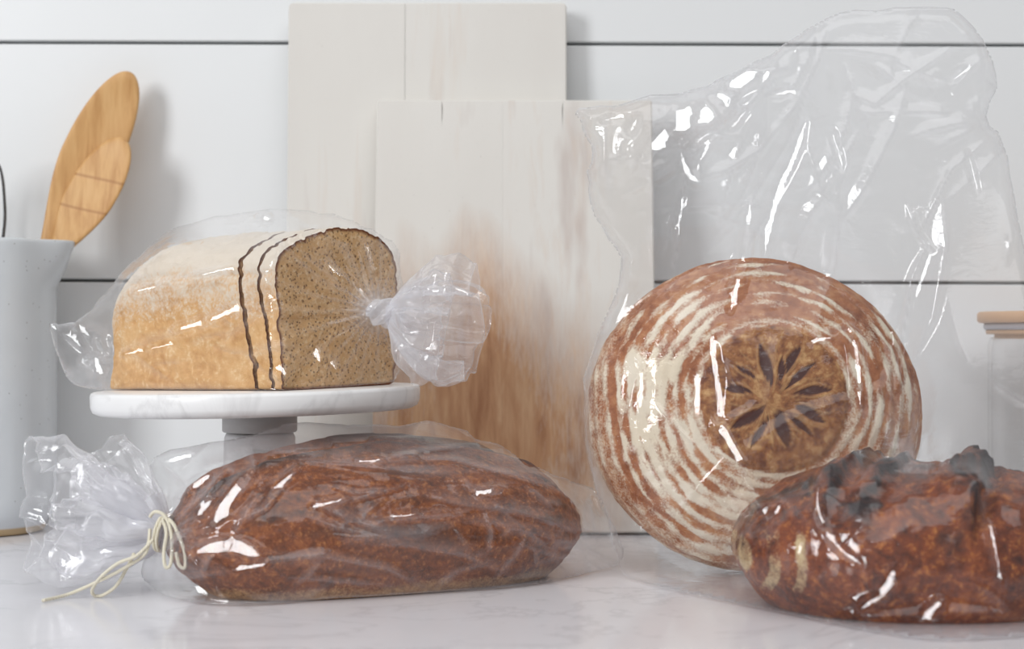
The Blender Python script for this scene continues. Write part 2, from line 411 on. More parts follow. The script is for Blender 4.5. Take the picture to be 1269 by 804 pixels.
for k in range(6):
    a = math.pi*k/6; r = .031
    pts = [(wc[0]+math.cos(a)*r*q, wc[1]+math.sin(a)*r*q, z) for q, z in ((.12, .14), (.55, .19), (.95, .26), (1, .295), (.8, .330), (0, .347), (-.8, .330), (-1, .295), (-.95, .26), (-.55, .19), (-.12, .14))]
    V, Fc = tube(catmull(pts, n=6), .0011, 8); mesh('wire', V, Fc, WM, wk)
V, Fc = tube([(wc[0], PD, .025), (wc[0], PD, .08), (wc[0], PD, .145)], .006, 14); mesh('handle', V, Fc, WM, wk)

# ------------------------------------------------------------------ glass jar with wooden lid (right edge)
JD = 1.42; jx = P(1322, 500, JD)[0]; jr = P(1322, 500, JD)[0]-P(1228, 500, JD)[0]
jar = thing('glass_jar', 'glass jar with round wooden lid at right edge behind the bagged bread', 'jar', (jx, JD, 0))
t = NT('clear_glass'); lw = t.n('LayerWeight', Blend=.5)
f = t.math('MULTIPLY_ADD', t.math('POWER', lw.outputs['Facing'], 4.5), .7, .05, clamp=True)
a_ = t.n('BsdfTransparent', Color=(.998, .998, .998, 1)); b_ = t.n('BsdfGlossy', Roughness=.04)
t.t.links.new(t.n('MixShader', i0=t.math('MULTIPLY', f, .6), i1=a_.outputs[0], i2=b_.outputs[0]).outputs[0], t.out.inputs[0]); GLASS = t.m
zl = P(0, 415, JD)[2]
prof = [(0, .001), (jr-.006, .001), (jr-.001, .005), (jr, .012), (jr, zl-.01), (jr-.002, zl-.002), (jr-.0045, zl-.003), (jr-.003, zl-.014), (jr-.003, .012), (jr-.008, .005), (0, .0045)]
V, Fc = lathe(prof, jx, JD, 64); mesh('glass_body', V, Fc, GLASS, jar)
LW = m_plain('lid_wood', lin(205, 165, 128), .5, .3, 120)
z1, z2, z3 = P(0, 414, JD)[2], P(0, 400, JD)[2], P(0, 386, JD)[2]; lr = jx-P(1215, 0, JD)[0]
V, Fc = lathe([(0, z1-.004), (jr-.0055, z1-.004), (jr-.0055, z1+.0), (jr+.001, z1), (jr+.002, z1+.003), (jr+.001, z1+.004), (0, z1+.004)], jx, JD, 64); mesh('lower_lid', V, Fc, LW, jar)
V, Fc = lathe([(0, z1+.004), (jr+.003, z1+.004), (jr+.004, (z1+z2)/2+.002), (jr+.003, z2), (0, z2)], jx, JD, 64)
mesh('gasket', V, Fc, m_plain('silicone', lin(176, 172, 178), .4), jar, label='translucent grey sealing ring')
V, Fc = lathe([(0, z2), (lr-.002, z2), (lr, z2+.002), (lr, z3-.002), (lr-.002, z3), (0, z3)], jx, JD, 64); mesh('lid', V, Fc, LW, jar)

# ------------------------------------------------------------------ cake stand
SX, SD, SZ = (319-634.5)*1.25/F, 1.25, .134; ST = .022
st = thing('cake_stand', 'round white marble cake stand carrying the sliced bagged loaf', 'cake stand', (SX, SD, 0))
R = .1258; T = .0175
prof = [(0, SZ-T), (R-.006, SZ-T), (R-.002, SZ-T+.002), (R-.0003, SZ-T+.006), (R, SZ-.003), (R-.0008, SZ-.0008), (R-.0025, SZ), (0, SZ)]
V, Fc = lathe(prof, SX, SD, 128); V[:, 2] += (V[:, 0]-SX)*ST; mesh('plate', V, Fc, MARBLE, st)
cxs = P(322, 0, 1.25)[0]; rs = .0288
V, Fc = lathe([(0, SZ-T-.0165), (rs-.001, SZ-T-.0165), (rs, SZ-T-.0155), (rs, SZ-T+.0002), (0, SZ-T+.0002)], cxs, SD, 64)
mesh('collar', V, Fc, m_plain('grey_stone', lin(206, 204, 202), .55, .2, 300), st, label='short grey stone collar under the plate')
zt = SZ-T-.0175
V, Fc = lathe([(0, .014), (.055, .0005), (.062, .0005), (.064, .003), (.063, .010), (.055, .014), (.034, .018), (.029, .03), (rs-.0015, zt-.003), (rs-.003, zt), (0, zt)], cxs, SD, 96)
mesh('stem', V, Fc, MARBLE, st)

# ------------------------------------------------------------------ sandwich loaf (3 pieces) on the stand
AX = np.array([-.80, .60, 0]); LA = np.array([.60, .80, 0]); C0 = np.array([-.167, 1.16, 0]); LW_ = .1265
def loaf_section(n):
    pts = [(.062, 0), (.02, 0), (.004, .001), (.0005, .006), (-.0005, .03), (-.002, .06), (-.0035, .084), (-.0005, .096), (.010, .106), (.028, .1150), (.05, .1215), (.075, .1235),
           (.097, .120), (.116, .112), (.127, .100), (.1295, .088), (.128, .06), (.1265, .03), (.1258, .006), (.122, .001), (.105, 0)]
    c = catmull(pts, True, 12); d = np.concatenate([[0], np.cumsum(np.linalg.norm(np.diff(np.vstack([c, c[:1]]), axis=0), axis=1))])
    q = np.linspace(0, d[-1], n, endpoint=False); cc = np.vstack([c, c[:1]])
    return np.stack([np.interp(q, d, cc[:, 0]), np.interp(q, d, cc[:, 1])], -1)
NS = 300; SEC = loaf_section(NS); CTR = np.array([.063, .055])
def end_shape(uv, seed, amp):     # irregular cut plane offset
    p = np.stack([uv[:, 0]/.014, uv[:, 1]/.010, np.full(len(uv), seed*3.7)], -1); return amp*fbm(p, seed, 4)
CRUST = m_crust('tin_loaf_crust', (192, 140, 84), (214, 168, 112), (226, 188, 138), (234, 204, 160), (220, 208, 192), .35, .65, .8)
CRUMB = m_crumb()
obst = []
def loaf_piece(name, label, t0, t1, seed0, seed1, rounded, lean0=0.0, lean1=0.0):
    o = thing(name, label, 'bread', tuple(C0+AX*(t0+t1)/2+LA*.06+np.array([0, 0, SZ])), group=None)
    nt = max(9, int((t1-t0)/.0016)); rows = []
    off0 = end_shape(SEC, seed0, .0042); off1 = end_shape(SEC, seed1, .0042)
    for i in range(nt):
        s = i/(nt-1); t_ = t0+(t1-t0)*s; sc = 1.0
        hs = 1.0
        if rounded and t_ > t1-.06:
            q = (t_-(t1-.06))/.06; sc = math.sqrt(max(1-q**7, 0.0))*.25+.75; hs = 1-.17*q**2-.10*q**6
        uv = SEC.copy(); uv[:, 0] = CTR[0]+(SEC[:, 0]-CTR[0])*(1-(1-sc)*.5*sstep(0, .05, SEC[:, 1])); uv[:, 1] = SEC[:, 1]*hs*.975
        if rounded: uv[:, 1] -= .010*sstep(.04, .0, SEC[:, 0])*sstep(.05, .1, SEC[:, 1])*(1-hs)*4
        tt = t_+(off0*(1-s)**3*1.0 if t0 > -.01 else 0)+(off1*s**3 if not rounded else 0)
        zz = uv[:, 1]; tt = tt+(lean0*(1-s)+lean1*s)*zz
        w = C0[None]+AX[None]*np.broadcast_to(tt, (NS,))[:, None]+LA[None]*uv[:, :1]; w[:, 2] = SZ+zz
        rows.append(w)
    V = np.array(rows).reshape(-1, 3); rep = np.tile(SEC, (nt, 1))
    nrm = np.roll(SEC, -1, 0)-np.roll(SEC, 1, 0); nrm = np.stack([nrm[:, 1], -nrm[:, 0]], -1); nrm /= np.linalg.norm(nrm, axis=1)[:, None]
    if np.mean(np.sum(nrm*(SEC-CTR), 1)) < 0: nrm = -nrm
    nr = np.tile(nrm, (nt, 1)); d = (.0022*fbm(V*45, 3, 4)+.0010*fbm(V*220, 9, 3)-.0012*sstep(.35, .6, vnoise(V*150, 19)))*(rep[:, 1] > .002)
    # break line along the shoulder
    d = d-.0016*np.exp(-((rep[:, 1]-.088-.003*vnoise(V*30, 5))/.003)**2)
    V = V+LA[None]*(nr[:, :1]*d[:, None]); V[:, 2] += nr[:, 1]*d
    V[:, 2] += (V[:, 0]-SX)*ST
    low = SZ+(V[:, 0]-SX)*ST+.0002; V[:, 2] = np.maximum(V[:, 2], low)
    zr = rep[:, 1]; flour = .95*sstep(.082, .112, zr+.008*vnoise(V*40, 4))*(.75+.35*vnoise(V*60, 8))
    flour = flour+.55*sstep(.035, .085, zr+.012*vnoise(V*25, 6))
    Fg = grid_faces(nt, NS, True)
    mesh('crust', V, Fg, CRUST, o, attrs={'flour': np.clip(flour, 0, 1), 'char': np.zeros(len(V))})
    obst.append((V, Fg))
    for ri, sd in ((0, 0), (nt-1, 1)):
        ring = V[ri*NS:(ri+1)*NS]; ctr = ring.mean(0); rr = np.linspace(1, 0, 46)[:-1]; U = []; E = []
        for q in rr: U.append(ctr+(ring-ctr)*q); E.append(np.full(NS, q))
        U = np.concatenate(U+[ctr[None]]); E = np.concatenate(E+[np.zeros(1)])
        edge = 1-E; sgn = (1 if sd else -1)
        if rounded and sd: dome = .012*(1-E**2)
        else: dome = .0007*fbm(U*300, 2+ri, 3)*sstep(0, .05, edge)+.0015*fbm(U*50, 4, 2)*sstep(0, .1, edge)
        U = U+AX[None]*(sgn*dome)[:, None]
        n = len(rr); Fq = grid_faces(n, NS, True).tolist(); last = (n-1)*NS; Fq += [[last+k, last+(k+1) % NS, n*NS] for k in range(NS)]
        if rounded and sd: mesh('crust_end', U, Fq, CRUST, o, attrs={'flour': np.full(len(U), .1), 'char': np.zeros(len(U))})
        else: mesh('crumb', U, Fq, CRUMB, o, attrs={'edge': E}, label='fine pored brown cut face')
    return o
loaf_piece('sandwich_loaf', 'long uncut part of the pale tin loaf, left of both cracks on the cake stand', .0236, .1887, 3, 0, True, .20, 0)
loaf_piece('bread_slice', 'middle slice of the tin loaf, between the two ragged dark cracks', .0080, .0195, 2, 3, False, .135, .20)
loaf_piece('bread_slice', 'end slice of the tin loaf showing brown crumb face toward the knot', .0, .0042, 1, 2, False, 0, .135)

# ------------------------------------------------------------------ free-form loaves
def dome_loaf(cx, cy, yaw, a, b, h, nu, nv, ex, disp, zbot=.35):
    """returns V, faces and (x', y') local coords; superellipsoid with a flattened, tucked base"""
    u = np.linspace(0, 2*math.pi, nu, endpoint=False); v = np.linspace(-math.pi/2, math.pi/2, nv)
    U, Vv = np.meshgrid(u, v)
    sg = lambda q, e: np.sign(q)*np.abs(q)**e
    cv = np.cos(Vv)**.85
    x = a*cv*sg(np.cos(U), ex); y = b*cv*sg(np.sin(U), ex)
    s = np.sin(Vv); z = np.where(s > 0, h*zbot+h*(1-zbot)*np.abs(s)**.95, h*zbot*(1-np.abs(s)**.8))
    z = np.where(s < 0, h*zbot*(1-np.minimum(np.abs(s)*1.6, 1)**1.4), z)
    L = np.stack([x, y, z], -1).reshape(-1, 3)
    n = np.stack([x/a/a, y/b/b, np.maximum(z-h*zbot, -.3*h)/(h*h*.4)], -1).reshape(-1, 3); n /= np.linalg.norm(n, axis=1)[:, None]
    d, at = disp(L, n); top = sstep(.004, .02, L[:, 2])
    L = L+n*(d*top)[:, None]; L[:, 2] = np.maximum(L[:, 2], .0004)
    c, s_ = math.cos(yaw), math.sin(yaw)
    Wv = np.stack([cx+c*L[:, 0]-s_*L[:, 1], cy+s_*L[:, 0]+c*L[:, 1], L[:, 2]], -1)
    return Wv, grid_faces(nv, nu, True), at

# long dark batard, lower middle
def disp_bat(L, n):
    x, y, z = L[:, 0]/.155, L[:, 1]/.066, L[:, 2]
    d = .0030*fbm(L*22, 21, 3)+.0010*fbm(L*160, 22, 3)
    # long score: lip along x at y ~ -.12, opened belly behind it
    yl = -.12+.08*x+.04*vnoise(L*25, 5); q = (y-yl)
    on = sstep(.93, .75, np.abs(x+.02))*(z > .03)
    d = d+on*(.007*np.exp(-(np.minimum(q, 0)/.22)**2)*(q < 0)+(.007-.014*sstep(0, .05, q)+.016*sstep(.10, .55, q))*(q >= 0)*sstep(1.5, .6, q))
    yl2 = .42+.08*x; q2 = y-yl2; on2 = on*sstep(-.5, -.1, x)*sstep(.85, .6, x)
    d = d+on2*.006*np.exp(-(q2/.07)**2)
    char = on*(.9*np.exp(-((q-.0)/.13)**2)*sstep(-.7, -.1, vnoise(L*60, 8)))+on2*.95*np.exp(-((q2+.03)/.08)**2)
    # long grain streaks
    d = d+.0005*np.sin(z*620+y*14+7*vnoise(L*np.array([14, 40, 40]), 3)); char = np.maximum(char, .55*sstep(.25, .7, vnoise(L*np.array([16, 110, 110]), 33))*sstep(.02, .05, z))
    bott = sstep(.014, .004, z+.003*vnoise(L*60, 1))
    return d, {'flour': bott*.5, 'char': np.clip(char, 0, 1)}
BX0, BD0 = P(215, 0, 1.075)[0], 1.075; BX1, BD1 = P(703, 0, 1.205)[0], 1.205
yawb = math.atan2(BD1-BD0, BX1-BX0); Lb = math.hypot(BX1-BX0, BD1-BD0)/2
V, Fc, at = dome_loaf((BX0+BX1)/2, (BD0+BD1)/2, yawb, Lb+.002, .070, .092, 300, 130, .74, disp_bat)
bat = thing('batard_loaf', 'long dark brown batard in tied clear bag before the cake stand', 'bread', ((BX0+BX1)/2, (BD0+BD1)/2, 0))
mesh('crust', V, Fc, m_crust('dark_crust', (74, 34, 14), (128, 66, 28), (160, 90, 42), (208, 142, 82), (206, 168, 120), 1.0, .5, 1.9), bat, attrs=at)
BAT = (V, Fc)

# right dark loaf
def disp_right(L, n):
    x, y, z = L[:, 0], L[:, 1], L[:, 2]
    d = .006*fbm(L*22, 41, 3)+.0022*fbm(L*90, 42, 4)
    char = np.zeros(len(x)); top = sstep(.045, .075, z)
    for k, (x0, sl, hh) in enumerate(((-.048, .55, .006), (-.018, .45, .004), (.032, .32, .009), (.075, .2, .004))):
        q = x-x0-sl*(y+.02)-.012*vnoise(L*45, 50+k)-.004*vnoise(L*160, 60+k); hh = hh*(.6+.8*(vnoise(L*55, 70+k)+.5))
        d = d+top*hh*(np.exp(-(np.maximum(q, 0)/.003)**2)*(q >= 0)+np.exp(-(np.minimum(q, 0)/.013)**2)*(q < 0))-top*hh*.6*np.exp(-((q-.012)/.008)**2)
        char = np.maximum(char, top*np.exp(-((q)/.006)**2))
    char = np.maximum(char, .85*sstep(.0, .35, fbm(L*38, 77, 4))*sstep(.03, .075, z)); char = np.maximum(char, .7*sstep(.08, .098, z+.01*fbm(L*40, 7, 2)))
    d = d+np.clip(char, 0, 1)*(.0022*fbm(L*190, 91, 3)+.0016*fbm(L*80, 92, 2)); char = char*(.55+.75*sstep(-.35, .25, fbm(L*150, 93, 3)))
    fl = .62*sstep(-.070, -.085, x)*sstep(-.3, .5, np.sin(x*430+2.5*vnoise(L*30, 9)+1))*sstep(.06, .045, z)*sstep(.004, .02, z)*(.8+.5*fbm(L*70, 3, 3))
    return d, {'flour': np.clip(fl, 0, 1), 'char': np.clip(char, 0, .97)}
RXc, RDc = P(1132, 0, 1.055)[0], 1.055
V, Fc, at = dome_loaf(RXc, RDc, 0.0, .118, .098, .092, 460, 240, .95, disp_right)
rl = thing('rustic_loaf', 'small dark craggy loaf lying at lower right before the round one', 'bread', (RXc, RDc, 0))
mesh('crust', V, Fc, m_crust('dark_craggy_crust', (66, 26, 14), (122, 56, 22), (160, 84, 34), (196, 128, 62), (205, 182, 140), 1.0, .62, 1.3, (20, 14, 17)), rl, attrs=at)
RLO = (V, Fc)

# round banneton boule, leaning upright
nu, nv = 440, 170
ph = np.linspace(.0001, math.pi, nv)[:, None]; th = (np.arange(nu)*2*math.pi/nu)[None, :]
rx, rz = .1235, .1165
rad = np.sin(ph)**.72*np.ones_like(th); dep = np.where(ph < math.pi/2, .058*np.abs(np.cos(ph))**1.05, -.034*np.abs(np.cos(ph))**.6)*np.ones_like(th)
lx = rx*rad*np.cos(th); lz = rz*rad*np.sin(th); r_ = rad*np.ones_like(th); front = (ph < math.pi*.60)*np.ones_like(th)
pp = np.stack([lx, lz, dep], -1); ang = th*np.ones_like(ph)
dcx, dcz = .006, .004; rr = np.sqrt((lx-dcx)**2+(lz-dcz)**2)/.1235     # rings centred on the disc
dr = .425
arc = np.where(dep > -.001, ph/(math.pi/2), 1+(ph-math.pi/2)*.6)
wob = .11*vnoise(np.stack([np.cos(ang)*2, np.sin(ang)*2, rr*3], -1), 3)
ringp = (rr*1.0+.25*np.clip(arc-.8, 0, 1)+wob*.35)/.067
ring = tri(ringp)
nz1 = .6*fbm(np.stack([np.cos(ang)*3, np.sin(ang)*3, rr*13], -1), 11, 3)+.8*fbm(np.stack([np.cos(ang)*9*np.maximum(rr, .3), np.sin(ang)*9*np.maximum(rr, .3), rr*34], -1), 61, 3); nz2 = fbm(pp*38, 12, 4)
# where brown shows: upper arc, right side; cream: left middle
brown = .50+.30*np.exp(-((ang-math.pi*.5)/.75)**2)-.28*np.exp(-((ang-math.pi*1.05)/.65)**2)*(rr < .82)+.10*np.exp(-(np.minimum(ang, 2*math.pi-ang)/.6)**2)-.12*np.exp(-((ang-math.pi*1.5)/.7)**2)
brown = brown+.35*sstep(.86, .99, rr)
flour = np.clip(.52+.72*(ring-.5)+1.05*nz1+.35*nz2-1.3*(brown-.45), 0, 1)
flour = np.maximum(flour, .55*np.exp(-((rr-dr-.035)/.02)**2))
outer = sstep(.90, 1.0, rr)*(dep < .03); flour = flour*(1-outer*.55)+outer*.36
disc = sstep(dr+.012, dr-.008, rr+.012*nz2)
flour = flour*(1-disc*.97)+disc*.12*(nz2 > .25)
groove = np.exp(-((rr-dr)/.009)**2)
petal = np.zeros_like(rr); ray = np.zeros_like(rr)
px_, pz_ = (lx-dcx)/.1235, (lz-dcz)/.1235
rng = np.random.RandomState(5)
for k, (adeg, r0, r1, w) in enumerate(((104, .07, .33, .045), (62, .16, .34, .028), (38, .08, .32, .045), (8, .12, .33, .028), (-28, .12, .32, .036), (-50, .14, .30, .03), (-82, .05, .29, .04),
                                       (-118, .12, .32, .03), (-148, .08, .31, .05), (172, .14, .30, .032), (140, .14, .3, .028), (82, .1, .24, .03))):
    a = math.radians(adeg); u_ = px_*math.cos(a)+pz_*math.sin(a); v_ = -px_*math.sin(a)+pz_*math.cos(a)+.03*nz2+.03*vnoise(np.stack([lx*30, lz*30, k+0*lx], -1), 8)
    q = (u_-r0)/(r1-r0); ww = w*np.sin(np.pi*np.clip(q, 0, 1))**.9*(.8+.3*np.sin(k*2.3)); inside = (q > 0) & (q < 1)
    petal = np.maximum(petal, np.where(inside, sstep(1.1, .75, np.abs(v_)/np.maximum(ww, 1e-4)), 0))
    ray = np.maximum(ray, np.where(inside, np.exp(-((np.abs(v_)-ww-.012)/.006)**2), 0)*.45*(nz2 > -.35))
    a2 = a+.25+.1*rng.rand(); u2 = px_*math.cos(a2)+pz_*math.sin(a2); v2 = -px_*math.sin(a2)+pz_*math.cos(a2)+.03*np.sin(u2*14+k)
    ray = np.maximum(ray, np.exp(-(v2/.006)**2)*(u2 > .04)*(u2 < .37)*.4*(nz1 > -.2))
petal = np.clip(petal, 0, 1)*disc; ray = ray*disc; flour = flour*(1-petal)
hgt = .0010*(ring-.5)*(1-disc)*sstep(.0, .1, rr)-.0016*groove+.0014*nz2+.0006*fbm(pp*170, 5, 3)-.0007*petal+.0006*ray+.0015*disc
nn = np.stack([lx/rx**2, lz/rz**2, dep/.05**2], -1); nn /= np.linalg.norm(nn, axis=-1)[..., None]
lp = pp+nn*hgt[..., None]
ln = math.radians(9); BCX, BCD, BCZ = P(935, 0, 1.2)[0], 1.20, .1158
# local depth axis points to the camera (-Y), leaning back
y_ = -lp[..., 2]; z_ = lp[..., 1]
Wb = np.stack([BCX+lp[..., 0], BCD+y_*math.cos(ln)+z_*math.sin(ln), BCZ+z_*math.cos(ln)-y_*math.sin(ln)], -1).reshape(-1, 3)
Wb[:, 2] += .0008-min(0, Wb[:, 2].min())
attrs = {'flour': np.clip(flour+0, 0, 1).ravel(), 'disc': disc.ravel(), 'petal': petal.ravel(), 'ray': np.clip(ray, 0, 1).ravel()}
Fb = grid_faces(nv, nu, True)
bo = thing('round_loaf', 'large round loaf standing upright with flour rings and a star stamped disc', 'bread', (BCX, BCD, 0))
mesh('crust', Wb, Fb, m_boule(), bo, attrs=attrs)
BOU = (Wb, Fb)

# ------------------------------------------------------------------ clear bags: relaxed membranes drawn over the loaves
def inside_dist(poly, X, Y):
    x0, y0 = poly[:, 0], poly[:, 1]; x1, y1 = np.roll(x0, -1), np.roll(y0, -1)
    q = np.stack([X.ravel(), Y.ravel()], -1); best = np.full(len(q), 1e9); bx = np.zeros(len(q)); by = np.zeros(len(q)); bt = np.zeros(len(q)); ins = np.zeros(len(q), bool)
    for i in range(len(poly)):
        dx, dy = x1[i]-x0[i], y1[i]-y0[i]; l2 = dx*dx+dy*dy+1e-9
        t = np.clip(((q[:, 0]-x0[i])*dx+(q[:, 1]-y0[i])*dy)/l2, 0, 1); ex, ey = x0[i]+t*dx, y0[i]+t*dy
        d = (q[:, 0]-ex)**2+(q[:, 1]-ey)**2; m = d < best
        best[m] = d[m]; bx[m] = ex[m]; by[m] = ey[m]; bt[m] = i+t[m]
        c = ((y0[i] > q[:, 1]) != (y1[i] > q[:, 1])) & (q[:, 0] < dx*(q[:, 1]-y0[i])/(dy if abs(dy) > 1e-9 else 1e-9)+x0[i]); ins ^= c
    s = X.shape
    return ins.reshape(s), np.sqrt(best).reshape(s), bx.reshape(s), by.reshape(s), bt.reshape(s)
def cast(bvh, X, Y, back=False):
    out = np.full(X.shape, np.nan); o0 = Vector((0, 0, CH))
    for i in range(X.shape[0]):
        for j in range(X.shape[1]):
            d = Vector(((X[i, j]-634.5)/F, 1, -(Y[i, j]-HZ)/F)); 
            if back: o = o0+d*1.8; h = bvh.ray_cast(o, -d.normalized())
            else: h = bvh.ray_cast(o0, d.normalized())
            if h[0] is not None: out[i, j] = h[0].y
    return out
def bil(A, gx, gy):
    gx = np.clip(gx, 0, A.shape[1]-1.001); gy = np.clip(gy, 0, A.shape[0]-1.001); i = gy.astype(int); j = gx.astype(int); fx = gx-j; fy = gy-i
    return A[i, j]*(1-fx)*(1-fy)+A[i, j+1]*fx*(1-fy)+A[i+1, j]*(1-fx)*fy+A[i+1, j+1]*fx*fy
def ridges(X, Y, lst, fold=False):
    """asymmetric folds: a gentle facet towards the window side, a steep drop on the other.
    fold=True returns the 0..1 mask of the doubled film lying beside each fold"""
    h = np.zeros(X.shape)
    for pl, w, a in lst:
        pl = np.array(pl, dtype=float); n = len(pl)-1; d = pl[-1]-pl[0]
        if -d[1]*-1-.6*d[0] < 0: pl = pl[::-1]
        lo, hi = pl.min(0)-w*2.2, pl.max(0)+w*2.2; m0 = (X > lo[0]) & (X < hi[0]) & (Y > lo[1]) & (Y < hi[1])
        if not m0.any(): continue
        x_, y_ = X[m0], Y[m0]; best = np.full(x_.shape, 1e9); tt = np.zeros(x_.shape); sg = np.zeros(x_.shape)
        for i in range(n):
            d = pl[i+1]-pl[i]; l2 = d@d; rx_, ry_ = x_-pl[i, 0], y_-pl[i, 1]; t = np.clip((rx_*d[0]+ry_*d[1])/l2, 0, 1)
            e = np.hypot(rx_-t*d[0], ry_-t*d[1]); m = e < best; best[m] = e[m]; tt[m] = (i+t[m])/n; sg[m] = np.sign(-d[1]*rx_+d[0]*ry_)[m]
        env = np.minimum(1, 3.2*np.minimum(tt+.03, 1.03-tt)); ws = w*(.35+.65*env)
        g = best/(1.7*ws); st = best/(.55*ws)
        if fold: v = env*np.where(sg > 0, np.clip(1-g, 0, 1)**1.1, np.clip(1-st*2.5, 0, 1))
        else: v = a*env*np.where(sg > 0, 1.35*np.clip(1-g, 0, 1)**1.7-.35*np.clip(1-g, 0, 1)**4, .5+.5*np.cos(np.pi*np.minimum(st, 1)))
        h[m0] = np.maximum(h[m0], v)
    return h
def creases(seed, n, box, ang, spread, ln, w, slope, keep=None):
    """random straight-ish folds inside a pixel box"""
    rng = np.random.RandomState(seed); out = []
    while len(out) < n:
        c = np.array([rng.uniform(box[0], box[2]), rng.uniform(box[1], box[3])]); a = math.radians(ang+rng.normal()*spread); l = rng.uniform(*ln)
        if keep is not None and not keep(*c): continue
        d = np.array([math.cos(a), math.sin(a)]); nn_ = np.array([-d[1], d[0]]); k = rng.uniform(-.12, .12)*l; ww = rng.uniform(*w)
        pl = [c-d*l/2, c-d*l*.2+nn_*k*.8, c+d*l*.15+nn_*k, c+d*l/2]
        out.append((pl, ww, ww*.0006*slope*1.6*rng.uniform(.5, 1.2)))
        if rng.rand() < .35:       # forked fold
            a2 = a+rng.choice([-1, 1])*rng.uniform(.35, .8); e = c+np.array([math.cos(a2), math.sin(a2)])*l*.5
            out.append(([c, (c+e)/2+nn_*k*.3, e], ww*.8, ww*.0005*slope*rng.uniform(.5, 1.1)))
    return out
WIN = np.array([-2.01, -.95, 1.17])
def glint_facets(D, X, Y, glints, ds=2.0):
    """highlights shaped into the film: facets tilted to mirror the window at the camera; always proud of the sheet"""
    D = D.copy(); Wt = np.zeros(D.shape); st = X[0, 1]-X[0, 0]
    todo = list(glints)
    while todo:
        pl, w, *lm = todo.pop(0); lim = lm[0] if lm else .014
        q = catmull(pl, n=10) if len(pl) > 2 else np.array(pl, dtype=float); l = np.concatenate([[0], np.cumsum(np.hypot(*np.diff(q, axis=0).T))])
        m = max(3, int(l[-1]/ds)); k = np.linspace(0, l[-1], m); q = np.stack([np.interp(k, l, q[:, 0]), np.interp(k, l, q[:, 1])], -1)
        D0 = bil(D, (q[:, 0]-X[0, 0])/st, (q[:, 1]-Y[0, 0])/st); u, v = q[:, 0]-634.5, q[:, 1]-HZ
        p = np.stack([u*D0/F, D0, CH-v*D0/F], -1); a = WIN-p; a /= np.linalg.norm(a, axis=1)[:, None]; b = np.array([0, 0, CH])-p; b /= np.linalg.norm(b, axis=1)[:, None]
        h = a+b; gX, gZ = -h[:, 0]/h[:, 1], -h[:, 2]/h[:, 1]; den = 1-gX*u/F+gZ*v/F; G = np.stack([gX*D0/F/den, -gZ*D0/F/den], -1)
        T = np.gradient(q, axis=0); T /= np.linalg.norm(T, axis=1)[:, None]; sl = np.sum(G*T, 1); stp = k[1]-k[0]
        Dd = D0[0]+np.concatenate([[0], np.cumsum((sl[1:]+sl[:-1])*.5*stp)]); dev = Dd-D0; dev = dev-dev.max()
        if dev.min() < -1.7*lim and l[-1] > 60:
            hm = m//2; todo += [(q[:hm:max(1, hm//3)].tolist()+[q[hm].tolist()], w), (q[hm::max(1, hm//3)].tolist()+[q[-1].tolist()], w)]; continue
        dev = np.maximum(dev, -lim)
        gn = np.abs(G[:, 0]*-T[:, 1]+G[:, 1]*T[:, 0])*w
        m0 = (X > q[:, 0].min()-3*w) & (X < q[:, 0].max()+3*w) & (Y > q[:, 1].min()-3*w) & (Y < q[:, 1].max()+3*w)
        ii = np.argwhere(m0); P0 = np.stack([X[m0], Y[m0]], -1); d2 = ((P0[:, None]-q[None])**2).sum(-1); j = d2.argmin(1); r = np.sqrt(d2[np.arange(len(j)), j])
        o = P0-q[j]; Dn = D0[j]+dev[j]-gn[j]-.0006+np.sum(G[j]*o, 1); taper = np.minimum(1, .5+4*np.minimum(k[j]/l[-1], 1-k[j]/l[-1]))
        wg = sstep(2.4, 1.0, r/(w*taper)); cur = D[m0]; D[m0] = cur+wg*(Dn-cur); Wt[m0] = np.maximum(Wt[m0], wg)
    return D, Wt
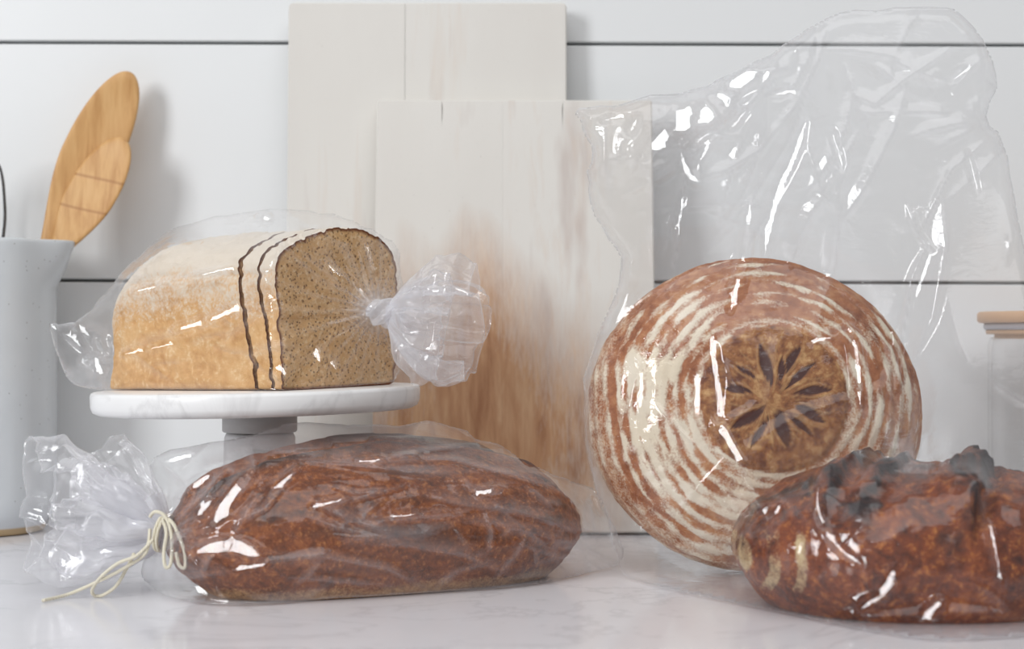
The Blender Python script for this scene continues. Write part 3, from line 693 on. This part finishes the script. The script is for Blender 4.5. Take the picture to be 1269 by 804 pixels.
def bag_film(name, parent, mat, outline, meshes, step, press, wr_f, wr_b, pins=(), hz=None, off=.003, pad=24, catn=3, pressb=None, hug=0., glints=(), clampz=lambda x: .0012):
    """outline: (px, py, depth) ring. A front and a back sheet share the ring; each is relaxed against the loaves."""
    poly = catmull(outline, True, catn); rj = np.random.RandomState(len(outline)); sh_ = poly[:, 1] < poly[:, 1].max()-60; poly[:, :2] += rj.normal(size=(len(poly), 2))*1.3*sh_[:, None]
    V_, F_ = join(meshes); bvh = BVHTree.FromPolygons([tuple(v) for v in V_], F_)
    x0, y0 = poly[:, 0].min()-pad, poly[:, 1].min()-pad; x1, y1 = poly[:, 0].max()+pad, poly[:, 1].max()+pad
    cs = step*3; gx = np.arange(x0, x1+cs, cs); gy = np.arange(y0, y1+cs, cs); X, Y = np.meshgrid(gx, gy)
    fx = np.arange(x0, gx[-1]-.01, step); fy = np.arange(y0, gy[-1]-.01, step); XF, YF = np.meshgrid(fx, fy)
    insC, dC, _, _, tC = inside_dist(poly, X, Y); insF, dF, bxF, byF, tF = inside_dist(poly, XF, YF)
    Dp = np.append(poly[:, 2], poly[0, 2]); n = len(poly)
    bD = lambda t: np.interp(t, np.arange(n+1), Dp)
    def relax(D, ins, B, O, it, sgn, pr, pin):
        for k in range(it):
            A = D.copy(); A[1:-1, 1:-1] = (D[:-2, 1:-1]+D[2:, 1:-1]+D[1:-1, :-2]+D[1:-1, 2:])*.25
            D = A-sgn*pr; D = np.where(np.isfinite(O), np.minimum(D, O) if sgn > 0 else np.maximum(D, O), D)
            D = np.where(ins, D, B)
            for (i, j, v) in pin: D[i, j] = min(D[i, j], v) if sgn > 0 else v
        return D
    res = []
    for sgn in (1, -1):
        O = cast(bvh, X, Y, sgn < 0); O = O-sgn*off; O[~insC] = np.nan
        # thicken obstacle one cell outwards so that the film clears silhouettes
        O2 = O.copy()
        for dy, dx in ((0, 1), (1, 0), (0, -1), (-1, 0)):
            S = np.roll(np.roll(O, dy, 0), dx, 1); O2 = np.where(np.isfinite(S), np.where(np.isfinite(O2), np.minimum(O2, S) if sgn > 0 else np.maximum(O2, S), S), O2)
        B = bD(tC); pin = [(int(round((py-y0)/cs)), int(round((px-x0)/cs)), d) for (px, py, d) in pins]
        p_ = press if sgn > 0 else (press if pressb is None else pressb); hg = hug if sgn > 0 else 0
        D = relax(B.copy(), insC, B, O2, 500, sgn, (p_-hg*np.isfinite(O2))*(cs/9.)**2, pin)
        DF = bil(D, (XF-x0)/cs, (YF-y0)/cs); BF = bD(tF)
        OF = np.where(np.isfinite(O2), O2, 1e9*sgn); OF = bil(OF, (XF-x0)/cs, (YF-y0)/cs); OF = np.where(np.abs(OF) < 5, OF, np.nan)
        DF = relax(DF, insF, BF, OF, 25, sgn, (p_-hg*np.isfinite(OF))*(step/9.)**2, [])
        WG = np.zeros(DF.shape)
        if sgn > 0 and glints: DF, WGf = glint_facets(DF, XF, YF, glints)
        elif sgn > 0: WGf = WG
        res.append(DF)
    keep = insF | (dF < step*.75)
    idx = -np.ones(insF.shape, int); idx[keep] = np.arange(keep.sum())
    xs = np.where(insF, XF, bxF); ys = np.where(insF, YF, byF)
    # pull nearly-on-edge inner vertices to the edge too
    near = insF & (dF < step*.35); xs = np.where(near, bxF, xs); ys = np.where(near, byF, ys); onb = (~insF) | near
    a, b, c, d = idx[:-1, :-1], idx[:-1, 1:], idx[1:, 1:], idx[1:, :-1]
    ok = (a >= 0) & (b >= 0) & (c >= 0) & (d >= 0); nb = insF[:-1, :-1].astype(int)+insF[:-1, 1:]+insF[1:, 1:]+insF[1:, :-1]; ok &= nb > 0
    Fq = np.stack([a[ok], d[ok], c[ok], b[ok]], -1)
    xk, yk = xs[keep], ys[keep]; ob = onb[keep]; dk = np.where(insF, dF, 0)[keep]
    fade = sstep(0, 14, dk); gX, gY = (xk-x0)/step, (yk-y0)/step
    out = []
    for sgn, DF, wr in ((1, res[0], wr_f), (-1, res[1], wr_b)):
        D = bil(DF, gX, gY); D = np.where(ob, bD(tF[keep]), D)
        D = D-sgn*wr(xk, yk)*fade*(1-bil(WGf, gX, gY) if sgn > 0 else 1)
        V = np.stack([(xk-634.5)*D/F, D, CH-(yk-HZ)*D/F], -1)
        fz = clampz(V); V[:, 2] = np.maximum(V[:, 2], fz)
        out.append(V)
    N = len(xk); mp = np.where(ob, np.arange(N), np.arange(N)+N)
    V = np.concatenate(out); Fall = np.concatenate([Fq, mp[Fq][:, ::-1]])
    haze = np.zeros(len(V))
    if hz is not None: h = hz(xk, yk); haze = np.concatenate([h, h*.6])
    haze = haze+np.concatenate([.25*np.exp(-dk/2.5)]*2)
    return mesh(name, V, Fall, mat, parent, attrs={'haze': np.clip(haze, 0, 1)})
def frill(base, ax, up, side, L, ru, rs, seed, lobes=5, depth=.35, ns=70, nt=220, neck=.005, amp=.006, Lf=None, Rf=None, cs=.016):
    """open gathered end of a bag, a pleated crumpled trumpet"""
    base, ax, up, side = [np.array(v, dtype=float) for v in (base, ax, up, side)]
    s = np.linspace(0, 1, ns)[:, None]; th = (np.arange(nt)*2*math.pi/nt)[None, :]
    rng = np.random.RandomState(seed); w = 0
    for k in (lobes, lobes+2, lobes*2+1, lobes*3+2): w = w+(tri(th*k/(2*math.pi)+rng.rand()+.12*k*.2*s)-.5)*(1.6/(1+.25*(k-lobes)))
    w = w*.5
    Lm = 1.0 if Lf is None else Lf(th); Rm = 1.0 if Rf is None else Rf(th)
    prof = neck/max(ru, rs)+(1-neck/max(ru, rs))*np.sin(np.minimum(s*1.15, 1)*math.pi/2)**.75*(1-.12*sstep(.75, 1, s))
    R_ = prof*Rm*(1+depth*1.35*w*sstep(0, .25, s))
    V = base+ax*(L*s*Lm*np.ones_like(th))[..., None]+up*(ru*R_*np.sin(th))[..., None]+side*(rs*R_*np.cos(th))[..., None]
    V = V.reshape(-1, 3); e = (sstep(0.02, .4, s)*np.ones_like(th)).reshape(-1, 1)
    dsp = np.stack([crumple(V+j*3.1, cs, seed+j, 6)-.5 for j in range(3)], -1)
    V = V+dsp*amp*2.2*e
    hz_ = (.70*np.exp(-s/.20)+.10*(1-s)+.22*np.exp(-(1-s)/.03))*np.ones_like(th)
    return V, grid_faces(ns, nt, True), hz_.ravel()

FILM = m_film('clear_film', .004, .06, rim=.07)
GATH = m_film('gathered_film', .13, .09, rim=.35, white=(240, 240, 244))

# ---- bag 1, over the tin loaf
b1 = thing('bread_bag', 'clear plastic bag knotted at right around the tin loaf on the stand', 'plastic bag', tuple(P(315, 486, 1.2)))
K1 = (467, 385)
out1 = [(60, 402, 1.27), (85, 402, 1.27), (112, 385, 1.28), (140, 348, 1.29), (172, 315, 1.30), (206, 288, 1.31), (250, 272, 1.32), (300, 264, 1.31), (350, 260, 1.30), (398, 264, 1.29), (440, 275, 1.29), (472, 289, 1.28), (491, 305, 1.27),
        (497, 340, 1.25), (499, 380, 1.24), (499, 430, 1.25), (489, 472, 1.26), (450, 478, 1.23), (400, 484, 1.19), (345, 489, 1.155), (280, 489, 1.19), (210, 487, 1.23), (140, 484, 1.26), (108, 481, 1.265), (86, 472, 1.27), (74, 446, 1.27)]
def wr1(x, y):
    dx, dy = x-K1[0], (y-K1[1]); r = np.hypot(dx, dy); a = np.arctan2(dy, dx); p = np.stack([x, y], -1)
    pl = .0050*tri(a*19/(2*math.pi)+.35*vnoise(p/60, 4))*np.exp(-((r-30)/75)**2)+.0022*tri(a*43/(2*math.pi)+.3*vnoise(p/40, 6))*np.exp(-(r/90)**2)
    tail = sstep(150, 90, x)
    c = .0016*crumple(p, 120, 3)+.0085*tail*crumple(p, 38, 8)+.0006*crumple(p, 45, 5)*(x > 140)
    rg = ridges(x, y, RG1)
    return c+pl+rg
RG1 = ([([(215, 410), (262, 395), (297, 372)], 6, .0022), ([(140, 372), (200, 350), (280, 335), (300, 330)], 5, .0018), ([(232, 425), (270, 415), (310, 408)], 5, .0015), ([(140, 438), (200, 420), (240, 408)], 9, .0018),
                       ([(300, 266), (320, 270), (335, 276)], 5, .002), ([(140, 480), (220, 482), (300, 480)], 8, .002), ([(330, 455), (345, 470), (350, 482)], 6, .003),
                       ([(395, 430), (420, 445), (415, 460)], 6, .003), ([(360, 300), (400, 330), (440, 365)], 5, .003), ([(455, 290), (462, 320), (466, 350)], 5, .003), ([(325, 282), (400, 345)], 4, .002),
                       ([(100, 410), (118, 440), (108, 470)], 6, .005), ([(128, 400), (115, 430), (140, 470)], 5, .005), ([(68, 410), (100, 440), (130, 445)], 5, .005)])
RG1 = [(a_, w_*.95, w_*.0006*1.0) for a_, w_, h_ in RG1]+creases(5, 26, (140, 270, 350, 480), -18, 22, (30, 110), (5, 8), .30)+creases(6, 14, (66, 395, 140, 480), 60, 50, (25, 60), (6, 9), .55)
def hz1(x, y):
    r = np.hypot(x-K1[0], y-K1[1]); a = np.arctan2(y-K1[1], x-K1[0]); p = np.stack([x, y], -1)
    return .80*np.exp(-(r/27)**2)+.22*(tri(a*23/(2*math.pi)+.3*vnoise(p/50, 2)) > .72)*np.exp(-(r/100)**2)+.03*(x < 140)+.16*ridges(x, y, RG1, True)
plate_z = lambda V: np.where(np.hypot(V[:, 0]-SX, V[:, 1]-SD) < R+.002, SZ+(V[:, 0]-SX)*ST+.0009, -1)
kD = 1.188
bag_film('film', b1, FILM, out1, obst, 2.5, .00006, wr1, lambda x, y: .003*crumple(np.stack([x, y], -1), 70, 9),
         pins=[(K1[0]+dx, K1[1]+dy, kD) for dx in (-7, 0, 7) for dy in (-7, 0, 7)], hz=hz1, clampz=plate_z, glints=[([(214, 410), (262, 396), (297, 380)], 4.5), ([(165, 362), (230, 346), (292, 330)], 3), ([(318, 267), (336, 272)], 4.5), ([(390, 428), (398, 452)], 4), ([(345, 452), (356, 466)], 4), ([(118, 440), (124, 464)], 4),
    ([(150, 440), (215, 426)], 3), ([(408, 445), (420, 462)], 3), ([(96, 400), (112, 418)], 3), ([(455, 300), (462, 335)], 2.5), ([(400, 320), (432, 352)], 2.5)])
k1 = P(478, 388, kD-.004); e1 = P(606, 404, kD-.010); ax1 = e1-k1; L1 = np.linalg.norm(ax1); ax1 /= L1
up1 = np.cross(ax1, [0, 1, 0]); up1 = up1 if up1[2] > 0 else -up1; up1 /= np.linalg.norm(up1); sd1 = np.cross(ax1, up1)
V, Fc, hz_ = frill(k1, ax1, up1, sd1, L1*.92, .040, .026, 7, 5, .42, amp=.0065, Lf=lambda t: 1+.12*np.cos(t*2+.5), cs=.014)
mesh('gathered_end', V, Fc, GATH, b1, attrs={'haze': hz_})
V, Fc, hz_ = frill(k1, ax1, up1, sd1, L1*.62, .032, .020, 17, 4, .5, amp=.007, cs=.012)
mesh('gathered_end', V, Fc, GATH, b1, attrs={'haze': hz_})
def knot_mesh(c, ax, up, sd, r, seed):
    u = np.linspace(0, 2*math.pi, 90, endpoint=False)[None, :]; v = np.linspace(.05, math.pi-.05, 40)[:, None]
    V = np.array(c)+np.array(ax)*(r*1.25*np.cos(v)*np.ones_like(u))[..., None]+np.array(up)*(r*np.sin(v)*np.sin(u))[..., None]+np.array(sd)*(r*np.sin(v)*np.cos(u))[..., None]
    V = V.reshape(-1, 3); tw = tri((u*4/(2*math.pi)+v*1.1)).ravel(); d = V-np.array(c); V = np.array(c)+d*(.82+.35*tw+.25*crumple(V, .006, seed))[:, None]
    return V, grid_faces(40, 90, True)
V, Fc = knot_mesh(k1, ax1, up1, sd1, .0095, 3); mesh('knot', V, Fc, GATH, b1, attrs={'haze': np.full(len(V), .35)})

# ---- bag 2, over the batard, tied with cord
b2 = thing('bread_bag', 'clear plastic bag tied with cream cord at left around the dark batard', 'plastic bag', tuple(P(440, 735, 1.09)))
K2 = (198, 662)
gd = lambda y: (CH-.0015)*F/(y-HZ)
out2 = [(196, 640, 1.085), (188, 604, 1.10), (192, 566, 1.12), (258, 548, 1.14), (330, 534, 1.15), (362, 524, 1.16), (425, 526, 1.17), (445, 528, 1.175), (520, 523, 1.19), (545, 523, 1.195), (590, 542, 1.21), (622, 552, 1.22), (655, 574, 1.235), (700, 592, 1.25), (735, 606, 1.26),
        (752, 640, 1.24), (768, 668, 1.22), (766, 700, gd(700)), (700, 716, gd(716)), (640, 726, gd(726)), (560, 732, gd(732)), (470, 738, gd(738)), (400, 742, gd(742)), (330, 748, gd(748)), (262, 748, gd(748)), (205, 738, gd(738)), (176, 716, gd(716)+.0), (180, 690, 1.10), (192, 676, 1.09)]
def wr2(x, y):
    p = np.stack([x, y], -1); dx, dy = x-K2[0], y-K2[1]; r = np.hypot(dx, dy); a = np.arctan2(dy, dx)
    pl = .0045*tri(a*22/(2*math.pi)+.4*vnoise(p/70, 4))*np.exp(-(r/110)**2)
    q = np.stack([(x+.1*y)/150, (y-.12*x)/34], -1)
    c = .0050*crumple(q, 1.0, 23, 6)+.0014*crumple(p, 46, 6)+.004*sstep(640, 700, x)*crumple(p, 42, 9)
    rg = ridges(x, y, RG2)
    return c+pl+rg
RG2 = ([([(290, 650), (330, 630), (372, 578)], 7, .004), ([(240, 600), (262, 590), (255, 625), (285, 600)], 7, .005), ([(262, 640), (300, 605), (318, 580)], 8, .005), ([(230, 680), (270, 672), (330, 680)], 8, .005),
                       ([(300, 700), (400, 690), (480, 705), (535, 733)], 9, .004), ([(380, 626), (440, 620), (515, 600)], 5, .003), ([(395, 570), (470, 572), (560, 570), (640, 592), (735, 625)], 6, .004), ([(450, 573), (520, 560), (590, 552)], 5, .003),
                       ([(600, 625), (660, 640), (720, 655), (765, 668)], 10, .005), ([(600, 625), (612, 660), (606, 690)], 6, .004), ([(612, 625), (560, 640), (500, 645), (400, 648)], 6, .003), ([(660, 660), (640, 690), (608, 726)], 6, .004), ([(665, 655), (662, 700), (700, 690), (765, 672)], 5, .004),
                       ([(535, 733), (570, 708), (625, 695)], 6, .004), ([(375, 640), (420, 655), (500, 672), (560, 675)], 6, .003), ([(345, 715), (420, 722), (500, 728)], 7, .003), ([(560, 650), (585, 690), (612, 680)], 5, .003), ([(570, 590), (585, 610), (620, 612), (630, 600)], 6, .004),
                       ([(400, 600), (440, 612), (500, 605)], 5, .003), ([(405, 660), (450, 640), (480, 615)], 5, .0025), ([(192, 566), (230, 600), (215, 640)], 7, .005)])
RG2 = [(a_, w_*.95, w_*.0006*1.0) for a_, w_, h_ in RG2]+creases(8, 13, (200, 530, 760, 735), 4, 12, (110, 260), (8, 17), .36)+creases(9, 16, (640, 600, 765, 715), 15, 30, (30, 110), (5, 9), .5)+creases(10, 16, (200, 555, 330, 720), -50, 25, (25, 70), (6, 10), .55)
def hz2(x, y):
    r = np.hypot(x-K2[0], y-K2[1]); p = np.stack([x, y], -1)
    q = np.stack([(x+.1*y)/150, (y-.12*x)/26], -1)
    return .30*np.exp(-(r/42)**2)+.05*sstep(.2, .5, vnoise(q, 31))+.24*ridges(x, y, RG2, True)
bag_film('film', b2, FILM, out2, [BAT], 2.5, .00004, wr2, lambda x, y: .004*crumple(np.stack([x, y], -1), 60, 19), hz=hz2, hug=.0004, glints=[([(268, 646), (290, 610), (312, 585)], 7), ([(238, 605), (262, 588)], 5), ([(244, 640), (262, 620)], 4), ([(340, 606), (374, 578)], 4.5), ([(246, 682), (285, 676), (320, 688)], 7), ([(290, 704), (330, 700)], 4),
    ([(480, 640), (560, 634)], 3), ([(585, 612), (625, 606)], 4.5), ([(440, 572), (520, 566)], 3), ([(735, 616), (752, 640)], 4), ([(385, 628), (430, 618)], 3.5), ([(205, 572), (240, 562)], 4)])
k2 = P(206, 662, 1.083); e2 = P(44, 622, 1.11); ax2 = e2-k2; L2 = np.linalg.norm(ax2); ax2 /= L2
up2 = np.cross(ax2, [0, 1, 0]); up2 = up2 if up2[2] > 0 else -up2; up2 /= np.linalg.norm(up2); sd2 = np.cross(ax2, up2)
zmin = lambda V: np.concatenate([V[:, :2], np.maximum(V[:, 2:], .0015)], 1)
V, Fc, hz_ = frill(k2, ax2, up2, sd2, L2*.95, .040, .030, 27, 3, .45, amp=.007, cs=.02, neck=.007, Lf=lambda t: 1+.10*np.cos(t-1), Rf=lambda t: 1+.12*np.sin(t))
mesh('gathered_end', zmin(V), Fc, GATH, b2, attrs={'haze': hz_*1.0})
e2b = P(130, 556, 1.10); ab = e2b-k2; Lb2 = np.linalg.norm(ab); ab /= Lb2; ub = np.cross(ab, [0, 1, 0]); ub /= np.linalg.norm(ub); sb = np.cross(ab, ub)
V, Fc, hz_ = frill(k2, ab, ub, sb, Lb2*.98, .020, .018, 37, 3, .35, amp=.005, cs=.022, neck=.006)
mesh('gathered_end', zmin(V), Fc, GATH, b2, attrs={'haze': hz_*.8})
V, Fc, hz_ = frill(k2, ax2, up2, sd2, L2*.66, .033, .026, 47, 5, .55, amp=.007, cs=.013, neck=.007)
mesh('gathered_end', zmin(V), Fc, GATH, b2, attrs={'haze': np.clip(hz_*1.5+.22*np.exp(-(np.linspace(0,1,70)/.75)**4).repeat(220), 0, 1)})
CORD = m_cord()
cords = [[(186, 640, 1.066), (192, 634, 1.062), (203, 638, 1.060), (211, 655, 1.058), (213, 680, 1.057), (211, 700, 1.056), (205, 702, 1.056), (203, 685, 1.057), (206, 660, 1.058), (202, 645, 1.06)],
         [(203, 640, 1.062), (214, 648, 1.058), (222, 665, 1.056), (229, 685, 1.055), (229, 703, 1.055), (222, 700, 1.055), (218, 684, 1.056)],
         [(186, 655, 1.064), (184, 672, 1.062), (178, 688, 1.058), (150, 706, 1.062), (120, 721, 1.066), (85, 736, 1.072), (53, 744, gd(744)-.002)],
         [(190, 668, 1.062), (170, 688, 1.056), (146, 698, 1.058), (124, 716, 1.064), (114, 732, 1.07), (122, 739, 1.074), (142, 728, 1.072), (156, 706, 1.066), (166, 686, 1.06)]]
tie = []
for cpts in cords:
    w = catmull([P(*c) for c in cpts], n=7); w[:, 2] = np.maximum(w[:, 2], .0014); tie.append(tube(w, .00115, 9))
a = np.linspace(0, 2*math.pi, 40)
for o_ in (-.0012, .0012):
    ctr = P(203, 660, 1.083)+ax2*o_; tie.append(tube(ctr+up2*(.0125*np.sin(a))[:, None]+sd2*(.0115*np.cos(a))[:, None], .00115, 9))
V, Fc = join(tie); mesh('cord', V, Fc, CORD, b2, label='thin cream cotton cord looped round the gathered neck')

# ---- bag 3, large, round loaf and rustic loaf share it
b3 = thing('bread_bag', 'big open topped clear plastic bag standing tall at right around two loaves', 'plastic bag', tuple(P(960, 730, 1.1)))
out3 = [(716, 134, 1.17), (760, 130, 1.17), (805, 120, 1.17), (860, 112, 1.17), (905, 92, 1.17), (955, 66, 1.17), (1000, 38, 1.17), (1040, 16, 1.17), (1110, 11, 1.17), (1172, 8, 1.17), (1200, 26, 1.17), (1224, 60, 1.17), (1236, 108, 1.17), (1222, 146, 1.17), (1243, 176, 1.17), (1257, 240, 1.16),
        (1272, 320, 1.14), (1300, 420, 1.12), (1350, 520, 1.08), (1400, 600, 1.06), (1425, 690, 1.03), (1400, 752, gd(752)), (1330, 780, gd(780)), (1240, 790, gd(790)), (1150, 792, gd(792)), (1060, 778, gd(778)), (985, 762, gd(762)), (900, 745, gd(745)), (830, 730, gd(730)), (780, 716, gd(716)),
        (764, 690, 1.17), (752, 640, 1.18), (733, 590, 1.19), (724, 530, 1.19), (724, 470, 1.19), (740, 410, 1.19), (768, 350, 1.19), (762, 310, 1.18), (738, 268, 1.18), (727, 225, 1.17), (735, 190, 1.17), (722, 160, 1.17)]
def wr3(x, y):
    p = np.stack([x, y], -1); up = sstep(360, 200, y); q = np.stack([(x+.35*y)/60, (y-.3*x)/150], -1)
    band = np.exp(-((y-(190-(x-800)*.72))/45.)**2)*(x > 700)*(x < 1010)
    c = .012*crumple(p, 230, 13, 5)+.0035*crumple(q, 1.0, 14, 5)*(.25+.75*up)+.012*band*crumple(p, 30, 15)+.004*sstep(1130, 1200, x)*up*crumple(p, 45, 16)+.004*sstep(790, 730, x)*up*crumple(p, 60, 17)
    rg = ridges(x, y, RG3)
    return c+rg
RG3 = ([([(880, 418), (888, 470), (893, 526), (925, 585), (950, 640), (966, 632)], 9, .0055), ([(893, 526), (925, 512), (940, 498)], 7, .003), ([(995, 425), (1030, 418), (1055, 404), (1062, 440), (1068, 500), (1072, 540)], 9, .005), ([(998, 150), (985, 190), (965, 235), (952, 290), (946, 322)], 8, .005),
                       ([(842, 185), (850, 210), (865, 228), (875, 180)], 7, .006), ([(845, 235), (840, 300), (832, 345)], 5, .004), ([(930, 245), (925, 300), (900, 380)], 8, .004), ([(800, 190), (812, 240), (808, 330)], 8, .004), ([(1010, 580), (1012, 640), (1030, 670), (1070, 700), (1080, 740)], 7, .004),
                       ([(1060, 745), (1095, 748), (1112, 725), (1108, 700)], 7, .005), ([(1145, 768), (1165, 742), (1172, 745)], 7, .005), ([(1213, 600), (1225, 660), (1243, 735)], 6, .003), ([(1000, 170), (1020, 240), (1060, 285)], 6, .003), ([(1120, 240), (1140, 290), (1165, 320)], 7, .003), ([(1230, 170), (1180, 210), (1140, 290)], 6, .003),
                       ([(1180, 60), (1120, 100), (1060, 150)], 8, .004), ([(820, 165), (870, 130), (940, 90)], 9, .006), ([(830, 185), (890, 160), (930, 110)], 7, .005), ([(770, 165), (800, 140)], 6, .004), ([(860, 105), (900, 110), (960, 70)], 6, .004), ([(770, 330), (730, 400), (722, 500)], 6, .003), ([(1085, 610), (1130, 350), (1150, 300)], 6, .002)])
RG3 = [(a_, w_*.95, w_*.0006*1.0) for a_, w_, h_ in RG3]+creases(18, 30, (740, 20, 1269, 340), -62, 28, (90, 260), (8, 15), .34)+creases(19, 60, (770, 80, 1000, 205), -50, 30, (20, 80), (7, 12), .55, keep=lambda a, b: abs(b-(190-(a-800)*.72)) < 42)+creases(20, 16, (1080, 20, 1240, 180), -25, 40, (50, 130), (8, 13), .4)+creases(21, 16, (760, 380, 1269, 760), 70, 30, (40, 120), (7, 11), .25)
def wr3b(x, y):
    p = np.stack([x, y], -1); return .006*crumple(p, 90, 43)+.003*crumple(p, 40, 44)*sstep(360, 200, y)
def hz3(x, y):
    p = np.stack([x, y], -1); band = np.exp(-((y-(190-(x-800)*.72))/38.)**2)*(x > 740)*(x < 1010)
    return .004+.03*sstep(.1, .5, vnoise(p/90, 51))*(y < 400)+.10*ridges(x, y, RG3, True)+.10*band*(.5+.5*vnoise(p/14, 52))
bag_film('film', b3, m_film('clear_film_heavy', .005, .055, rim=.07), out3, [BOU, RLO], 3, .00002, wr3, wr3b, hz=hz3, pressb=.00012, hug=.0006, glints=[
    ([(880, 418), (888, 470), (893, 526)], 5.5), ([(893, 526), (925, 585), (950, 636)], 6, .024), ([(948, 636), (968, 630)], 6), ([(1000, 424), (1030, 418), (1055, 408)], 4), ([(1052, 404), (1062, 440), (1066, 500)], 5.5),
    ([(998, 150), (985, 190), (965, 235), (952, 290), (948, 320)], 5), ([(843, 185), (851, 212), (868, 228)], 4.5), ([(846, 238), (840, 300)], 3.5), ([(930, 250), (922, 320), (905, 385)], 5.5),
    ([(820, 178), (856, 162), (886, 140)], 5), ([(900, 130), (930, 108), (958, 86)], 6), ([(860, 178), (890, 158)], 5), ([(795, 195), (815, 172)], 5), ([(868, 200), (880, 172)], 4), ([(905, 160), (925, 135)], 4), ([(745, 150), (775, 142)], 3), ([(1180, 100), (1205, 80)], 3),
    ([(808, 185), (832, 160)], 8), ([(838, 160), (872, 132)], 10), ([(868, 150), (905, 118)], 10), ([(905, 108), (935, 88)], 8), ([(780, 165), (790, 145)], 4.5), ([(955, 118), (985, 112)], 3.5),
    ([(1013, 590), (1016, 640), (1034, 674), (1068, 700)], 3.5), ([(1058, 742), (1084, 738)], 7), ([(1066, 754), (1094, 736), (1108, 704)], 5), ([(1144, 768), (1168, 744)], 6), ([(1224, 640), (1243, 728)], 3.5), ([(1030, 160), (1045, 210)], 3), ([(1200, 190), (1212, 240)], 3)])
